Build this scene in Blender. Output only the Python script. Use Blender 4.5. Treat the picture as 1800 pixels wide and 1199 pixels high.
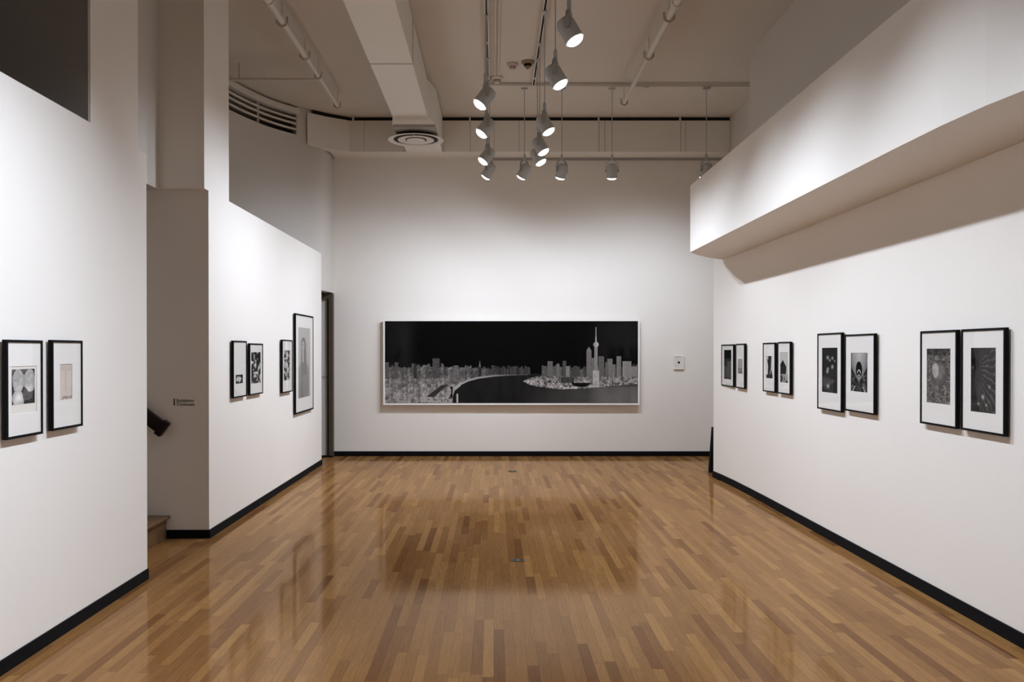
import bpy, bmesh, math, random
import numpy as np
from mathutils import Vector, Matrix

for o in list(bpy.data.objects):
    bpy.data.objects.remove(o)
random.seed(4)
rng = np.random.default_rng(4)
C = bpy.context.scene.collection
scene = bpy.context.scene

# ------------------------------------------------------------------ camera, world, exposure
cam_d = bpy.data.cameras.new('camera')
cam = bpy.data.objects.new('camera', cam_d)
C.objects.link(cam)
EYE = 1.6
cam.location = (0, 0, EYE)
PITCH = math.radians(0.35)
cam.rotation_euler = (math.pi/2 - PITCH, 0, 0)
cam_d.sensor_width = 36.0
cam_d.lens = 30.0
cam_d.shift_x = 32/1800
cam_d.shift_y = (18.5 + 1500*math.tan(PITCH))/1800
cam_d.clip_start = 0.05
scene.camera = cam

world = bpy.data.worlds.new('world')
scene.world = world
world.use_nodes = True
world.node_tree.nodes['Background'].inputs[0].default_value = (0.02, 0.018, 0.016, 1)
world.node_tree.nodes['Background'].inputs[1].default_value = 0.3

scene.view_settings.view_transform = 'Standard'
scene.view_settings.look = 'None'
scene.view_settings.gamma = 1
scene.view_settings.use_curve_mapping = False
scene.view_settings.exposure = 0.05

SPOT_W = 164.0                    # every track lamp
SPOT_COL = (0.865, 0.995, 1.20)

# ------------------------------------------------------------------ materials
def new_mat(name):
    m = bpy.data.materials.new(name)
    m.use_nodes = True
    nt = m.node_tree
    b = nt.nodes['Principled BSDF']
    return m, nt, b

def N(nt, kind, **kw):
    n = nt.nodes.new(kind)
    for k, v in kw.items():
        setattr(n, k, v)
    return n

def math_node(nt, op, a, b=None, c=None):
    n = nt.nodes.new('ShaderNodeMath')
    n.operation = op
    for i, v in enumerate((a, b, c)):
        if v is None:
            continue
        if isinstance(v, (int, float)):
            n.inputs[i].default_value = v
        else:
            nt.links.new(v, n.inputs[i])
    return n.outputs[0]

def paint_mat(name, col, rough=0.75, bump=0.12, scale=90, spec=0.3):
    m, nt, b = new_mat(name)
    tc = N(nt, 'ShaderNodeTexCoord')
    n1 = N(nt, 'ShaderNodeTexNoise'); n1.inputs['Scale'].default_value = scale
    n1.inputs['Detail'].default_value = 3
    n2 = N(nt, 'ShaderNodeTexNoise'); n2.inputs['Scale'].default_value = 1.3
    nt.links.new(tc.outputs['Object'], n1.inputs['Vector'])
    nt.links.new(tc.outputs['Object'], n2.inputs['Vector'])
    mx = N(nt, 'ShaderNodeMix', data_type='RGBA')
    mx.inputs[6].default_value = (*[c*0.975 for c in col], 1)
    mx.inputs[7].default_value = (*[min(1, c*1.02) for c in col], 1)
    nt.links.new(n2.outputs['Fac'], mx.inputs[0])
    nt.links.new(mx.outputs[2], b.inputs['Base Color'])
    bp = N(nt, 'ShaderNodeBump'); bp.inputs['Strength'].default_value = bump
    bp.inputs['Distance'].default_value = 0.002
    nt.links.new(n1.outputs['Fac'], bp.inputs['Height'])
    nt.links.new(bp.outputs[0], b.inputs['Normal'])
    b.inputs['Roughness'].default_value = rough
    b.inputs['Specular IOR Level'].default_value = spec
    return m

def floor_mat():
    m, nt, b = new_mat('oak_strip_floor')
    L = nt.links.new
    geo = N(nt, 'ShaderNodeNewGeometry')
    sep = N(nt, 'ShaderNodeSeparateXYZ'); L(geo.outputs['Position'], sep.inputs[0])
    W = 0.057
    xs = math_node(nt, 'DIVIDE', sep.outputs[0], W)
    row = math_node(nt, 'FLOOR', xs)
    fx = math_node(nt, 'FRACT', xs)
    wn = N(nt, 'ShaderNodeTexWhiteNoise', noise_dimensions='1D'); L(row, wn.inputs['W'])
    sc = N(nt, 'ShaderNodeSeparateColor'); L(wn.outputs['Color'], sc.inputs[0])
    length = math_node(nt, 'MULTIPLY_ADD', sc.outputs[0], 0.55, 0.55)
    off = math_node(nt, 'MULTIPLY', sc.outputs[1], 7.0)
    # wobble along the row makes board lengths differ inside a row
    yoff = math_node(nt, 'ADD', sep.outputs[1], off)
    wob = math_node(nt, 'MULTIPLY', math_node(nt, 'SINE', math_node(nt, 'MULTIPLY', yoff, 2.3)), 0.16)
    ys = math_node(nt, 'DIVIDE', math_node(nt, 'ADD', yoff, wob), length)
    idy = math_node(nt, 'FLOOR', ys)
    fy = math_node(nt, 'FRACT', ys)
    cmb = N(nt, 'ShaderNodeCombineXYZ'); L(row, cmb.inputs[0]); L(idy, cmb.inputs[1])
    wn2 = N(nt, 'ShaderNodeTexWhiteNoise', noise_dimensions='2D'); L(cmb.outputs[0], wn2.inputs['Vector'])
    sc2 = N(nt, 'ShaderNodeSeparateColor'); L(wn2.outputs['Color'], sc2.inputs[0])
    ramp = N(nt, 'ShaderNodeValToRGB'); L(sc2.outputs[0], ramp.inputs[0])
    e = ramp.color_ramp.elements
    e[0].position = 0.0; e[0].color = (0.185, 0.082, 0.034, 1)
    e[1].position = 1.0; e[1].color = (0.405, 0.226, 0.090, 1)
    for p, c in ((0.10, (0.245, 0.119, 0.047, 1)), (0.3, (0.300, 0.154, 0.061, 1)),
                 (0.62, (0.327, 0.171, 0.067, 1)), (0.85, (0.358, 0.190, 0.075, 1))):
        el = e.new(p); el.color = c
    # grain: stretched noise, shifted per board
    cg = N(nt, 'ShaderNodeCombineXYZ')
    L(math_node(nt, 'MULTIPLY', sep.outputs[0], 170.0), cg.inputs[0])
    L(math_node(nt, 'MULTIPLY', sep.outputs[1], 5.0), cg.inputs[1])
    L(math_node(nt, 'MULTIPLY', sc2.outputs[1], 40.0), cg.inputs[2])
    ng = N(nt, 'ShaderNodeTexNoise'); L(cg.outputs[0], ng.inputs['Vector'])
    ng.inputs['Scale'].default_value = 1.0; ng.inputs['Detail'].default_value = 4
    ng.inputs['Roughness'].default_value = 0.6
    cg2 = N(nt, 'ShaderNodeCombineXYZ')
    L(math_node(nt, 'MULTIPLY', sep.outputs[0], 28.0), cg2.inputs[0])
    L(math_node(nt, 'MULTIPLY', sep.outputs[1], 2.2), cg2.inputs[1])
    L(math_node(nt, 'MULTIPLY', sc2.outputs[2], 60.0), cg2.inputs[2])
    ng2 = N(nt, 'ShaderNodeTexNoise'); L(cg2.outputs[0], ng2.inputs['Vector'])
    ng2.inputs['Scale'].default_value = 1.0; ng2.inputs['Detail'].default_value = 2
    rings = math_node(nt, 'FRACT', math_node(nt, 'MULTIPLY', ng2.outputs['Fac'], 9.0))
    rings = math_node(nt, 'MULTIPLY_ADD', rings, 0.16, 0.92)
    grain = math_node(nt, 'MULTIPLY_ADD', ng.outputs['Fac'], 0.75, 0.62)
    g = math_node(nt, 'MULTIPLY', grain, rings)
    # joints
    ex = math_node(nt, 'ABSOLUTE', math_node(nt, 'SUBTRACT', fx, 0.5))
    gapx = math_node(nt, 'GREATER_THAN', ex, 0.482)
    ey = math_node(nt, 'ABSOLUTE', math_node(nt, 'SUBTRACT', fy, 0.5))
    gapy = math_node(nt, 'GREATER_THAN', ey, 0.4982)
    gap = math_node(nt, 'MAXIMUM', gapx, gapy)
    gm = math_node(nt, 'MULTIPLY', g, math_node(nt, 'MULTIPLY_ADD', gap, -0.38, 1.0))
    vm = N(nt, 'ShaderNodeVectorMath', operation='SCALE')
    L(ramp.outputs[0], vm.inputs[0]); L(gm, vm.inputs['Scale'])
    tint = N(nt, 'ShaderNodeVectorMath', operation='MULTIPLY')
    L(vm.outputs[0], tint.inputs[0]); tint.inputs[1].default_value = (0.76, 0.70, 0.60)
    L(tint.outputs[0], b.inputs['Base Color'])
    b.inputs['Specular IOR Level'].default_value = 0.0
    b.inputs['Roughness'].default_value = 0.6
    # amber lacquer: tinted glossy layer, stronger towards grazing
    gl = N(nt, 'ShaderNodeBsdfGlossy'); gl.inputs['Color'].default_value = (1.0, 0.80, 0.62, 1)
    nr = N(nt, 'ShaderNodeTexNoise'); nr.inputs['Scale'].default_value = 3.0
    L(geo.outputs['Position'], nr.inputs['Vector'])
    L(math_node(nt, 'MULTIPLY_ADD', nr.outputs['Fac'], 0.05, 0.06), gl.inputs['Roughness'])
    dt = N(nt, 'ShaderNodeVectorMath', operation='DOT_PRODUCT')
    L(geo.outputs['Incoming'], dt.inputs[0]); L(geo.outputs['Normal'], dt.inputs[1])
    cc = math_node(nt, 'SUBTRACT', 1.0, math_node(nt, 'ABSOLUTE', dt.outputs['Value']))
    fr = math_node(nt, 'MULTIPLY_ADD', math_node(nt, 'POWER', cc, 5.0), 0.54, 0.03)
    mxs = N(nt, 'ShaderNodeMixShader'); L(fr, mxs.inputs[0])
    L(b.outputs[0], mxs.inputs[1]); L(gl.outputs[0], mxs.inputs[2])
    L(mxs.outputs[0], nt.nodes['Material Output'].inputs['Surface'])
    bh = math_node(nt, 'ADD', math_node(nt, 'MULTIPLY', gap, -1.0), math_node(nt, 'MULTIPLY', ng.outputs['Fac'], 0.10))
    bh = math_node(nt, 'ADD', bh, math_node(nt, 'MULTIPLY', sc2.outputs[1], 0.12))
    bp = N(nt, 'ShaderNodeBump'); bp.inputs['Strength'].default_value = 0.10
    bp.inputs['Distance'].default_value = 0.001
    L(bh, bp.inputs['Height']); L(bp.outputs[0], b.inputs['Normal']); L(bp.outputs[0], gl.inputs['Normal'])
    return m

def plain(name, col, rough=0.5, metal=0.0, spec=0.5):
    m, nt, b = new_mat(name)
    n = N(nt, 'ShaderNodeTexNoise'); n.inputs['Scale'].default_value = 25
    tc = N(nt, 'ShaderNodeTexCoord'); nt.links.new(tc.outputs['Object'], n.inputs['Vector'])
    nt.links.new(math_node(nt, 'MULTIPLY_ADD', n.outputs['Fac'], 0.1, rough-0.05), b.inputs['Roughness'])
    b.inputs['Base Color'].default_value = (*col, 1)
    b.inputs['Metallic'].default_value = metal
    b.inputs['Specular IOR Level'].default_value = spec
    return m

def emit_mat(name, col, s):
    m = bpy.data.materials.new(name); m.use_nodes = True
    nt = m.node_tree; nt.nodes.clear()
    e = N(nt, 'ShaderNodeEmission'); e.inputs[0].default_value = (*col, 1); e.inputs[1].default_value = s
    o = N(nt, 'ShaderNodeOutputMaterial'); nt.links.new(e.outputs[0], o.inputs[0])
    return m

def glaze_mat(name='picture_glass', f0=0.045, wave=0.25, f90=0.95):
    m = bpy.data.materials.new(name); m.use_nodes = True
    nt = m.node_tree; nt.nodes.clear()
    t = N(nt, 'ShaderNodeBsdfTransparent'); t.inputs[0].default_value = (0.985, 0.985, 0.985, 1)
    g = N(nt, 'ShaderNodeBsdfGlossy'); g.inputs['Roughness'].default_value = 0.02
    n = N(nt, 'ShaderNodeTexNoise'); n.inputs['Scale'].default_value = 2.2
    tc = N(nt, 'ShaderNodeTexCoord'); nt.links.new(tc.outputs['Object'], n.inputs['Vector'])
    bp = N(nt, 'ShaderNodeBump'); bp.inputs['Strength'].default_value = wave; bp.inputs['Distance'].default_value = 0.004
    nt.links.new(n.outputs['Fac'], bp.inputs['Height']); nt.links.new(bp.outputs[0], g.inputs['Normal'])
    geo = N(nt, 'ShaderNodeNewGeometry')
    dt = N(nt, 'ShaderNodeVectorMath', operation='DOT_PRODUCT')
    nt.links.new(geo.outputs['Incoming'], dt.inputs[0]); nt.links.new(geo.outputs['Normal'], dt.inputs[1])
    c = math_node(nt, 'SUBTRACT', 1.0, math_node(nt, 'ABSOLUTE', dt.outputs['Value']))
    f = math_node(nt, 'MULTIPLY_ADD', math_node(nt, 'POWER', c, 5.0), f90, f0)
    mx = N(nt, 'ShaderNodeMixShader'); o = N(nt, 'ShaderNodeOutputMaterial')
    nt.links.new(f, mx.inputs[0]); nt.links.new(t.outputs[0], mx.inputs[1])
    nt.links.new(g.outputs[0], mx.inputs[2]); nt.links.new(mx.outputs[0], o.inputs[0])
    return m

def vcol_mat():
    m, nt, b = new_mat('printed_paper')
    a = N(nt, 'ShaderNodeAttribute'); a.attribute_name = 'tone'
    nt.links.new(a.outputs['Color'], b.inputs['Base Color'])
    b.inputs['Roughness'].default_value = 0.9
    b.inputs['Specular IOR Level'].default_value = 0.03
    return m

def wood_mat(name, c0, c1, rough=0.35, axis=1):
    m, nt, b = new_mat(name)
    tc = N(nt, 'ShaderNodeTexCoord'); mp = N(nt, 'ShaderNodeMapping')
    s = [60, 60, 60]; s[axis] = 4
    mp.inputs['Scale'].default_value = s
    n = N(nt, 'ShaderNodeTexNoise'); n.inputs['Scale'].default_value = 1; n.inputs['Detail'].default_value = 4
    nt.links.new(tc.outputs['Object'], mp.inputs[0]); nt.links.new(mp.outputs[0], n.inputs['Vector'])
    mx = N(nt, 'ShaderNodeMix', data_type='RGBA')
    mx.inputs[6].default_value = (*c0, 1); mx.inputs[7].default_value = (*c1, 1)
    nt.links.new(n.outputs['Fac'], mx.inputs[0]); nt.links.new(mx.outputs[2], b.inputs['Base Color'])
    b.inputs['Roughness'].default_value = rough
    b.inputs['Specular IOR Level'].default_value = 0.2
    return m

M = {}
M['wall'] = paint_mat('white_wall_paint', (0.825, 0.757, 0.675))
M['upper'] = paint_mat('upper_wall_tone', (0.64, 0.585, 0.52))
M['ceiling'] = paint_mat('ceiling_paint', (0.68, 0.61, 0.52), rough=0.85, bump=0.3, scale=60)
M['dark_wall'] = paint_mat('dark_grey_wall', (0.40, 0.375, 0.345))  # greyer and darker than the other walls
M['floor'] = floor_mat()
M['back'] = paint_mat('back_wall_darkness', (0.05, 0.048, 0.045))  # near-black colour stands for the darkness behind the camera
M['base'] = plain('black_baseboard', (0.003, 0.003, 0.0035), 0.75, spec=0.12)
M['metal_white'] = paint_mat('painted_metal', (0.70, 0.64, 0.56), rough=0.5, bump=0.05)
M['duct'] = paint_mat('painted_duct', (0.80, 0.74, 0.655), rough=0.6, bump=0.1, scale=30)
M['soft_seam'] = plain('soft_duct_seam', (0.54, 0.485, 0.42), 0.6)
M['seam'] = plain('duct_seam', (0.36, 0.32, 0.28), 0.6)
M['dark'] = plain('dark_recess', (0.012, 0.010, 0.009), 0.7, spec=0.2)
M['lamp'] = paint_mat('lamp_enamel', (0.46, 0.45, 0.43), rough=0.4, bump=0.03)
M['yoke'] = paint_mat('yoke_enamel', (0.33, 0.32, 0.30), rough=0.35, bump=0.03)
M['chrome'] = plain('bright_steel', (0.7, 0.7, 0.7), 0.25, 1.0)
M['lens'] = emit_mat('lit_lens', (0.93, 0.95, 1.0), 14.0)
M['frame_black'] = plain('black_frame', (0.003, 0.003, 0.0035), 0.6, spec=0.12)
M['frame_white'] = plain('white_frame', (0.87, 0.81, 0.74), 0.4)
M['mat_board'] = paint_mat('mat_board', (0.82, 0.76, 0.685), rough=0.9, bump=0.03, scale=200)
M['paper'] = paint_mat('print_paper', (0.76, 0.69, 0.60), rough=0.9, bump=0.03, scale=200)
M['glass'] = glaze_mat()
M['acrylic'] = glaze_mat('coated_acrylic', 0.012, 0.9, 0.3)
M['print'] = vcol_mat()
M['step'] = wood_mat('oak_step', (0.10, 0.052, 0.022), (0.21, 0.12, 0.055), axis=1)
M['rail'] = wood_mat('dark_handrail', (0.006, 0.0025, 0.0015), (0.016, 0.006, 0.004), 0.55, 0)
M['door'] = paint_mat('door_paint', (0.72, 0.70, 0.66), rough=0.5)
M['door_frame'] = paint_mat('brown_door_frame', (0.085, 0.062, 0.045), rough=0.5)
M['letter'] = plain('vinyl_letters', (0.015, 0.014, 0.013), 0.6)
M['brass'] = plain('floor_brass', (0.10, 0.085, 0.05), 0.6, 0.2, 0.2)
M['beige_det'] = paint_mat('yellowed_plastic', (0.30, 0.23, 0.13), rough=0.5, bump=0.02)
M['pink_det'] = paint_mat('pale_pink_plastic', (0.62, 0.48, 0.44), rough=0.5, bump=0.02)

# ------------------------------------------------------------------ helpers
def link(name, me, mat=None, parent=None):
    o = bpy.data.objects.new(name, me)
    C.objects.link(o)
    if mat is not None and len(me.materials) == 0:
        me.materials.append(mat)
    if parent is not None:
        o.parent = parent
    return o

def mesh(name, bm, mat, smooth=False):
    bmesh.ops.recalc_face_normals(bm, faces=bm.faces)
    me = bpy.data.meshes.new(name)
    bm.to_mesh(me); bm.free()
    me.materials.append(mat)
    if smooth:
        for p in me.polygons:
            p.use_smooth = True
        try:
            me.set_sharp_from_angle(angle=math.radians(38))
        except Exception:
            pass
    return me

def obj(name, bm, mat, parent=None, smooth=False):
    return link(name, mesh(name, bm, mat, smooth), None, parent)

def bx(bm, x0, x1, y0, y1, z0, z1):
    vs = [bm.verts.new((x, y, z)) for x in (x0, x1) for y in (y0, y1) for z in (z0, z1)]
    for f in ((0, 1, 3, 2), (4, 6, 7, 5), (0, 4, 5, 1), (2, 3, 7, 6), (0, 2, 6, 4), (1, 5, 7, 3)):
        bm.faces.new([vs[i] for i in f])
    return bm

def box(x0, x1, y0, y1, z0, z1):
    return bx(bmesh.new(), x0, x1, y0, y1, z0, z1)

def prism(bm, pts, z0, z1):
    lo = [bm.verts.new((x, y, z0)) for x, y in pts]
    hi = [bm.verts.new((x, y, z1)) for x, y in pts]
    n = len(pts)
    bm.faces.new(lo[::-1]); bm.faces.new(hi)
    for i in range(n):
        j = (i+1) % n
        bm.faces.new((lo[i], lo[j], hi[j], hi[i]))
    return bm

def lathe(bm, prof, n=24, mtx=None, cap=True):
    """prof: list of (r, z). axis z."""
    rings = []
    for r, z in prof:
        rings.append([bm.verts.new((r*math.cos(2*math.pi*k/n), r*math.sin(2*math.pi*k/n), z)) for k in range(n)])
    for a, b in zip(rings[:-1], rings[1:]):
        for k in range(n):
            j = (k+1) % n
            bm.faces.new((a[k], a[j], b[j], b[k]))
    if cap:
        bm.faces.new(rings[0]); bm.faces.new(rings[-1][::-1])
    if mtx is not None:
        vs = [v for r in rings for v in r]
        bmesh.ops.transform(bm, matrix=mtx, verts=vs)
    return bm

def tube(bm, a, b, r, n=12, r2=None):
    a, b = Vector(a), Vector(b)
    d = b - a
    q = d.to_track_quat('Z', 'Y').to_matrix().to_4x4()
    return lathe(bm, [(r, 0), (r2 or r, d.length)], n, Matrix.Translation(a) @ q)

def sweep(bm, pts, hw, hh, up=Vector((0, 0, 1))):
    """rectangular bar swept along a polyline"""
    pts = [Vector(p) for p in pts]
    rings = []
    for i, p in enumerate(pts):
        t = (pts[min(i+1, len(pts)-1)] - pts[max(i-1, 0)]).normalized()
        s = t.cross(up).normalized()
        u = s.cross(t).normalized()
        rings.append([bm.verts.new(p + s*a*hw + u*b_*hh) for a, b_ in ((-1, -1), (1, -1), (1, 1), (-1, 1))])
    for a, b in zip(rings[:-1], rings[1:]):
        for k in range(4):
            j = (k+1) % 4
            bm.faces.new((a[k], a[j], b[j], b[k]))
    bm.faces.new(rings[0]); bm.faces.new(rings[-1][::-1])
    return bm

def bevel(bm, w, seg=2):
    bmesh.ops.bevel(bm, geom=list(bm.edges), offset=w, segments=seg, affect='EDGES', profile=0.5)
    return bm

def struct(name, bm, mat, parent=None, smooth=False):
    o = obj(name, bm, mat, parent, smooth)
    if parent is None:
        o['kind'] = 'structure'
    return o

def tag(o, label, cat, group=None):
    o['label'] = label; o['category'] = cat
    if group:
        o['group'] = group
    return o

def empty(name, loc=(0, 0, 0), label=None, cat=None, group=None, rz=0):
    o = bpy.data.objects.new(name, None)
    o.empty_display_size = 0.1
    C.objects.link(o)
    o.location = loc; o.rotation_euler = (0, 0, rz)
    if label:
        tag(o, label, cat, group)
    return o

VX, VY, F = 868.0, 618.0, 1500.0
def at(px, py, Y):
    return Vector(((px-VX)/F*Y, Y, EYE+(VY-py)/F*Y))

# ------------------------------------------------------------------ the setting
CZ = 5.06         # ceiling
LW = -2.44        # left wall face
RW = 2.86         # right wall face
FY = 13.04        # far wall
PT = 2.985        # top of the low partitions
BB = 0.072
YB = -3.2

struct('floor', box(-5.2, 4.2, YB-0.2, 14.2, -0.12, 0), M['floor'])
struct('ceiling', box(-6.6, 4.2, YB-0.2, 14.2, CZ, CZ+0.15), M['ceiling'])
struct('wall_far', box(LW-0.02, 4.0, FY, FY+0.2, 0, CZ), M['wall'])
struct('wall_back', box(-6.5, 4.0, YB-0.2, YB, 0, CZ), M['back'])

# left side
struct('wall_left_near', box(LW-0.2, LW, YB, 6.0, 0, PT), M['wall'])
struct('wall_left_far', box(LW-0.2, LW, 7.305, 12.08, 0, PT), M['wall'])
struct('wall_left_pillar_near', box(-2.82, LW, 5.17, 5.86, PT, CZ), M['wall'])
bm = bmesh.new(); bx(bm, -2.92, LW, 7.2, 7.305, PT-0.01, CZ); bx(bm, -2.92, LW, 7.305, 7.87, PT, CZ)
struct('wall_left_pillar_far', bm, M['wall'])
struct('wall_left_header', box(-2.95, -2.82, 5.6, 7.2, 2.965, CZ), M['upper'])  # the header's shade is put into its colour with the darker upper tone
struct('wall_left_stair', box(-4.9, LW-0.2, 7.305, 7.42, 0, PT), M['wall'])
struct('wall_left_stair_soffit', box(-4.9, -2.95, 6.0, 7.3, 2.965, 3.05), M['wall'])
struct('wall_left_stair_side', box(-4.9, LW-0.2, 5.86, 6.0, 0, PT), M['wall'])
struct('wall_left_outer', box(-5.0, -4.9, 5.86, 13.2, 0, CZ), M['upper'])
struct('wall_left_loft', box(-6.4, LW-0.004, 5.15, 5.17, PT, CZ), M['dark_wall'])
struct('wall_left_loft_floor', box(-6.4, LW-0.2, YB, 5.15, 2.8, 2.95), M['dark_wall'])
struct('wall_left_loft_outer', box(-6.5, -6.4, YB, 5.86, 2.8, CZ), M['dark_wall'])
# closes the loft over the near wall from above, behind the camera's view
struct('wall_left_behind', box(LW-0.2, LW, YB, 1.6, PT, CZ), M['wall'])

# curved wall at the far left
def curve_pts(zd=None):
    base = [(-3.50, 7.9), (-3.50, 9.2), (-3.46, 10.1), (-3.35, 10.83), (-3.156, 11.45), (-2.98, 11.80), (-2.78, 12.08), (-2.60, 12.27), (-2.50, 12.42), (-2.47, 12.6), (-2.45, 12.8), (-2.44, FY)]
    out = []
    P = [Vector((x, y, 0)) for x, y in base]
    for i in range(len(P)-1):
        p0, p1, p2, p3 = P[max(i-1, 0)], P[i], P[i+1], P[min(i+2, len(P)-1)]
        for t in (0, .25, .5, .75):
            out.append(0.5*((2*p1)+(-p0+p2)*t+(2*p0-5*p1+4*p2-p3)*t*t+(-p0+3*p1-3*p2+p3)*t**3))
    out.append(P[-1])
    return out
CP = curve_pts()
def curved_wall(z0, z1, thick, i0=0, i1=None):
    pts = CP[i0:i1]
    inner, outer = [], []
    for i, p in enumerate(pts):
        t = (pts[min(i+1, len(pts)-1)] - pts[max(i-1, 0)]).normalized()
        n = Vector((-t.y, t.x, 0))
        inner.append((p.x, p.y)); outer.append((p.x+n.x*thick, p.y+n.y*thick))
    bm = bmesh.new()
    n = len(pts)
    g = [[bm.verts.new((x, y, z)) for x, y in side] for side in (inner, outer) for z in (z0, z1)]
    il, ih, ol, oh = g
    for i in range(n-1):
        bm.faces.new((il[i], il[i+1], ih[i+1], ih[i]))
        bm.faces.new((ol[i], oh[i], oh[i+1], ol[i+1]))
        bm.faces.new((ih[i], ih[i+1], oh[i+1], oh[i]))
        bm.faces.new((il[i], ol[i], ol[i+1], il[i+1]))
    bm.faces.new((il[0], ih[0], oh[0], ol[0])); bm.faces.new((il[-1], ol[-1], oh[-1], ih[-1]))
    return bm
iend = [i for i, p in enumerate(CP) if p.y > 12.1][0]
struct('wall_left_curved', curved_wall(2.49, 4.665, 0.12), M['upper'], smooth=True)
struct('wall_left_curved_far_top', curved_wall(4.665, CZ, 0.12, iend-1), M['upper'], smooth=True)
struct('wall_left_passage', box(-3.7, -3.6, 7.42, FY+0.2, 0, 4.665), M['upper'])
struct('wall_left_passage_back', box(-3.6, -2.66, FY, FY+0.2, 0, 2.49), M['upper'])
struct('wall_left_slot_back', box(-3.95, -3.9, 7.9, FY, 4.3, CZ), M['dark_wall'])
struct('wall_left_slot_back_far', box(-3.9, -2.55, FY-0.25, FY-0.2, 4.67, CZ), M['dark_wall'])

# doorway between the low wall and the far wall
d1 = struct('door_1', box(-2.80, -2.505, 12.99, 13.03, 0.02, 2.40), M['door'])
for zz in (1.215, 1.19):
    struct('door_groove', box(-2.79, -2.51, 12.985, 12.99, zz, zz+0.010), M['seam'], d1)
bm = bmesh.new(); bx(bm, -2.50, LW, 12.93, FY, 0, 2.475); bx(bm, -2.84, -2.50, 12.93, FY, 2.40, 2.475); bx(bm, -2.90, -2.84, 12.93, FY, 0, 2.475)
bx(bm, -2.53, -2.50, 12.96, 12.985, 0, 2.40)
struct('door_frame', bm, M['door_frame'], d1)
struct('door_hinge', box(-2.515, -2.508, 12.955, 12.96, 0.22, 0.26), M['dark'], d1)
struct('trim_1', box(-2.90, -2.44, 12.88, 12.925, 0, 0.02), M['base'])

# right side
prof = [(2.86, YB), (2.86, 8.9), (2.855, 9.5), (2.843, 10.1), (2.825, 10.55), (2.797, 10.86), (2.85, 10.95), (3.05, 10.95), (3.05, YB)]
struct('wall_right', prism(bmesh.new(), prof, 0, 2.735), M['wall'])
struct('wall_right_end_cap', prism(bmesh.new(), [(2.825, 10.57), (2.797, 10.86), (2.85, 10.95), (3.05, 10.95), (3.05, 10.57)], 2.735, 2.775), M['wall'])
b0 = 2.245
bulk = [(2.62, YB), (2.62, 1.8), (2.56, 2.5), (2.44, 3.1), (2.36, 3.45), (2.307, 3.71), (2.272, 3.95), (2.25, 4.3), (b0, 4.8), (b0, 9.76), (2.40, 10.05), (2.55, 10.27), (2.685, 10.43), (2.84, 10.555), (3.15, 10.56), (3.15, YB)]
struct('wall_right_bulkhead', prism(bmesh.new(), bulk, 2.736, 3.495), M['wall'])
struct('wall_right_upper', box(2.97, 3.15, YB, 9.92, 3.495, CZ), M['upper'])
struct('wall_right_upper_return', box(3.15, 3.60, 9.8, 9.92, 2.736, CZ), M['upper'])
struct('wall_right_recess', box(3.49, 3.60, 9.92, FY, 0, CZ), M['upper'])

# baseboards
def bb(name, *a):
    struct(name, box(*a), M['base'])
bb('baseboard_far', LW, 3.49, FY-0.016, FY, 0, 0.075)
bb('baseboard_left_near', LW, LW+0.012, YB, 6.0, 0, BB)
bb('baseboard_left_far', LW, LW+0.012, 7.293, 12.08, 0, BB)
bb('baseboard_left_stair', -2.80, LW, 7.293, 7.305, 0, BB)
bb('baseboard_back', LW, RW, YB, YB+0.012, 0, BB)
off = [(x-0.014, y) for x, y in prof[:6]]
pts = off + [(2.797, 10.875)] + prof[:6][::-1]
struct('baseboard_right', prism(bmesh.new(), pts, 0, 0.078), M['base'])

# ------------------------------------------------------------------ stairs, handrail, sign
st = empty('staircase', (-2.79, 6.65, 0), 'oak steps climbing left behind the white wall, lowest step showing', 'stairs')
for k in range(5):
    xr = -0.0 - 0.28*k
    z0 = 0.195*k
    obj('riser', box(xr-0.28, xr-0.012, -0.645, 0.640, z0, z0+0.172), M['step'], st)
    t = bevel(box(xr-0.30, xr+0.022, -0.645, 0.648, z0+0.172, z0+0.197), 0.006)
    obj('tread', t, M['step'], st)

hr = empty('stair_handrail', (-2.79, 7.22, 1.0), 'dark brown wooden handrail end sloping down beside the stair opening', 'handrail')
p_end = at(284, 752, 7.22) - Vector((-2.79, 7.22, 1.0))
d = Vector((-0.80, 0, 0.60)).normalized()
a = p_end + Vector((0, 0, 0.0)); b_ = a + d*1.9
bm = bmesh.new(); sweep(bm, [a, b_], 0.026, 0.056); bevel(bm, 0.012, 2)
obj('rail', bm, M['rail'], hr, True)
bm = bmesh.new(); sweep(bm, [a - d*0.035, a+d*0.022], 0.034, 0.070); bevel(bm, 0.008, 2)
obj('end_block', bm, M['rail'], hr, True)
for s in (0.35, 1.5):
    q = a + d*s
    bm = bmesh.new(); tube(bm, q + Vector((0, 0.0, -0.06)), q + Vector((0, 0.078, -0.10)), 0.009)
    obj('bracket', bm, M['chrome'], hr, True)

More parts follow.
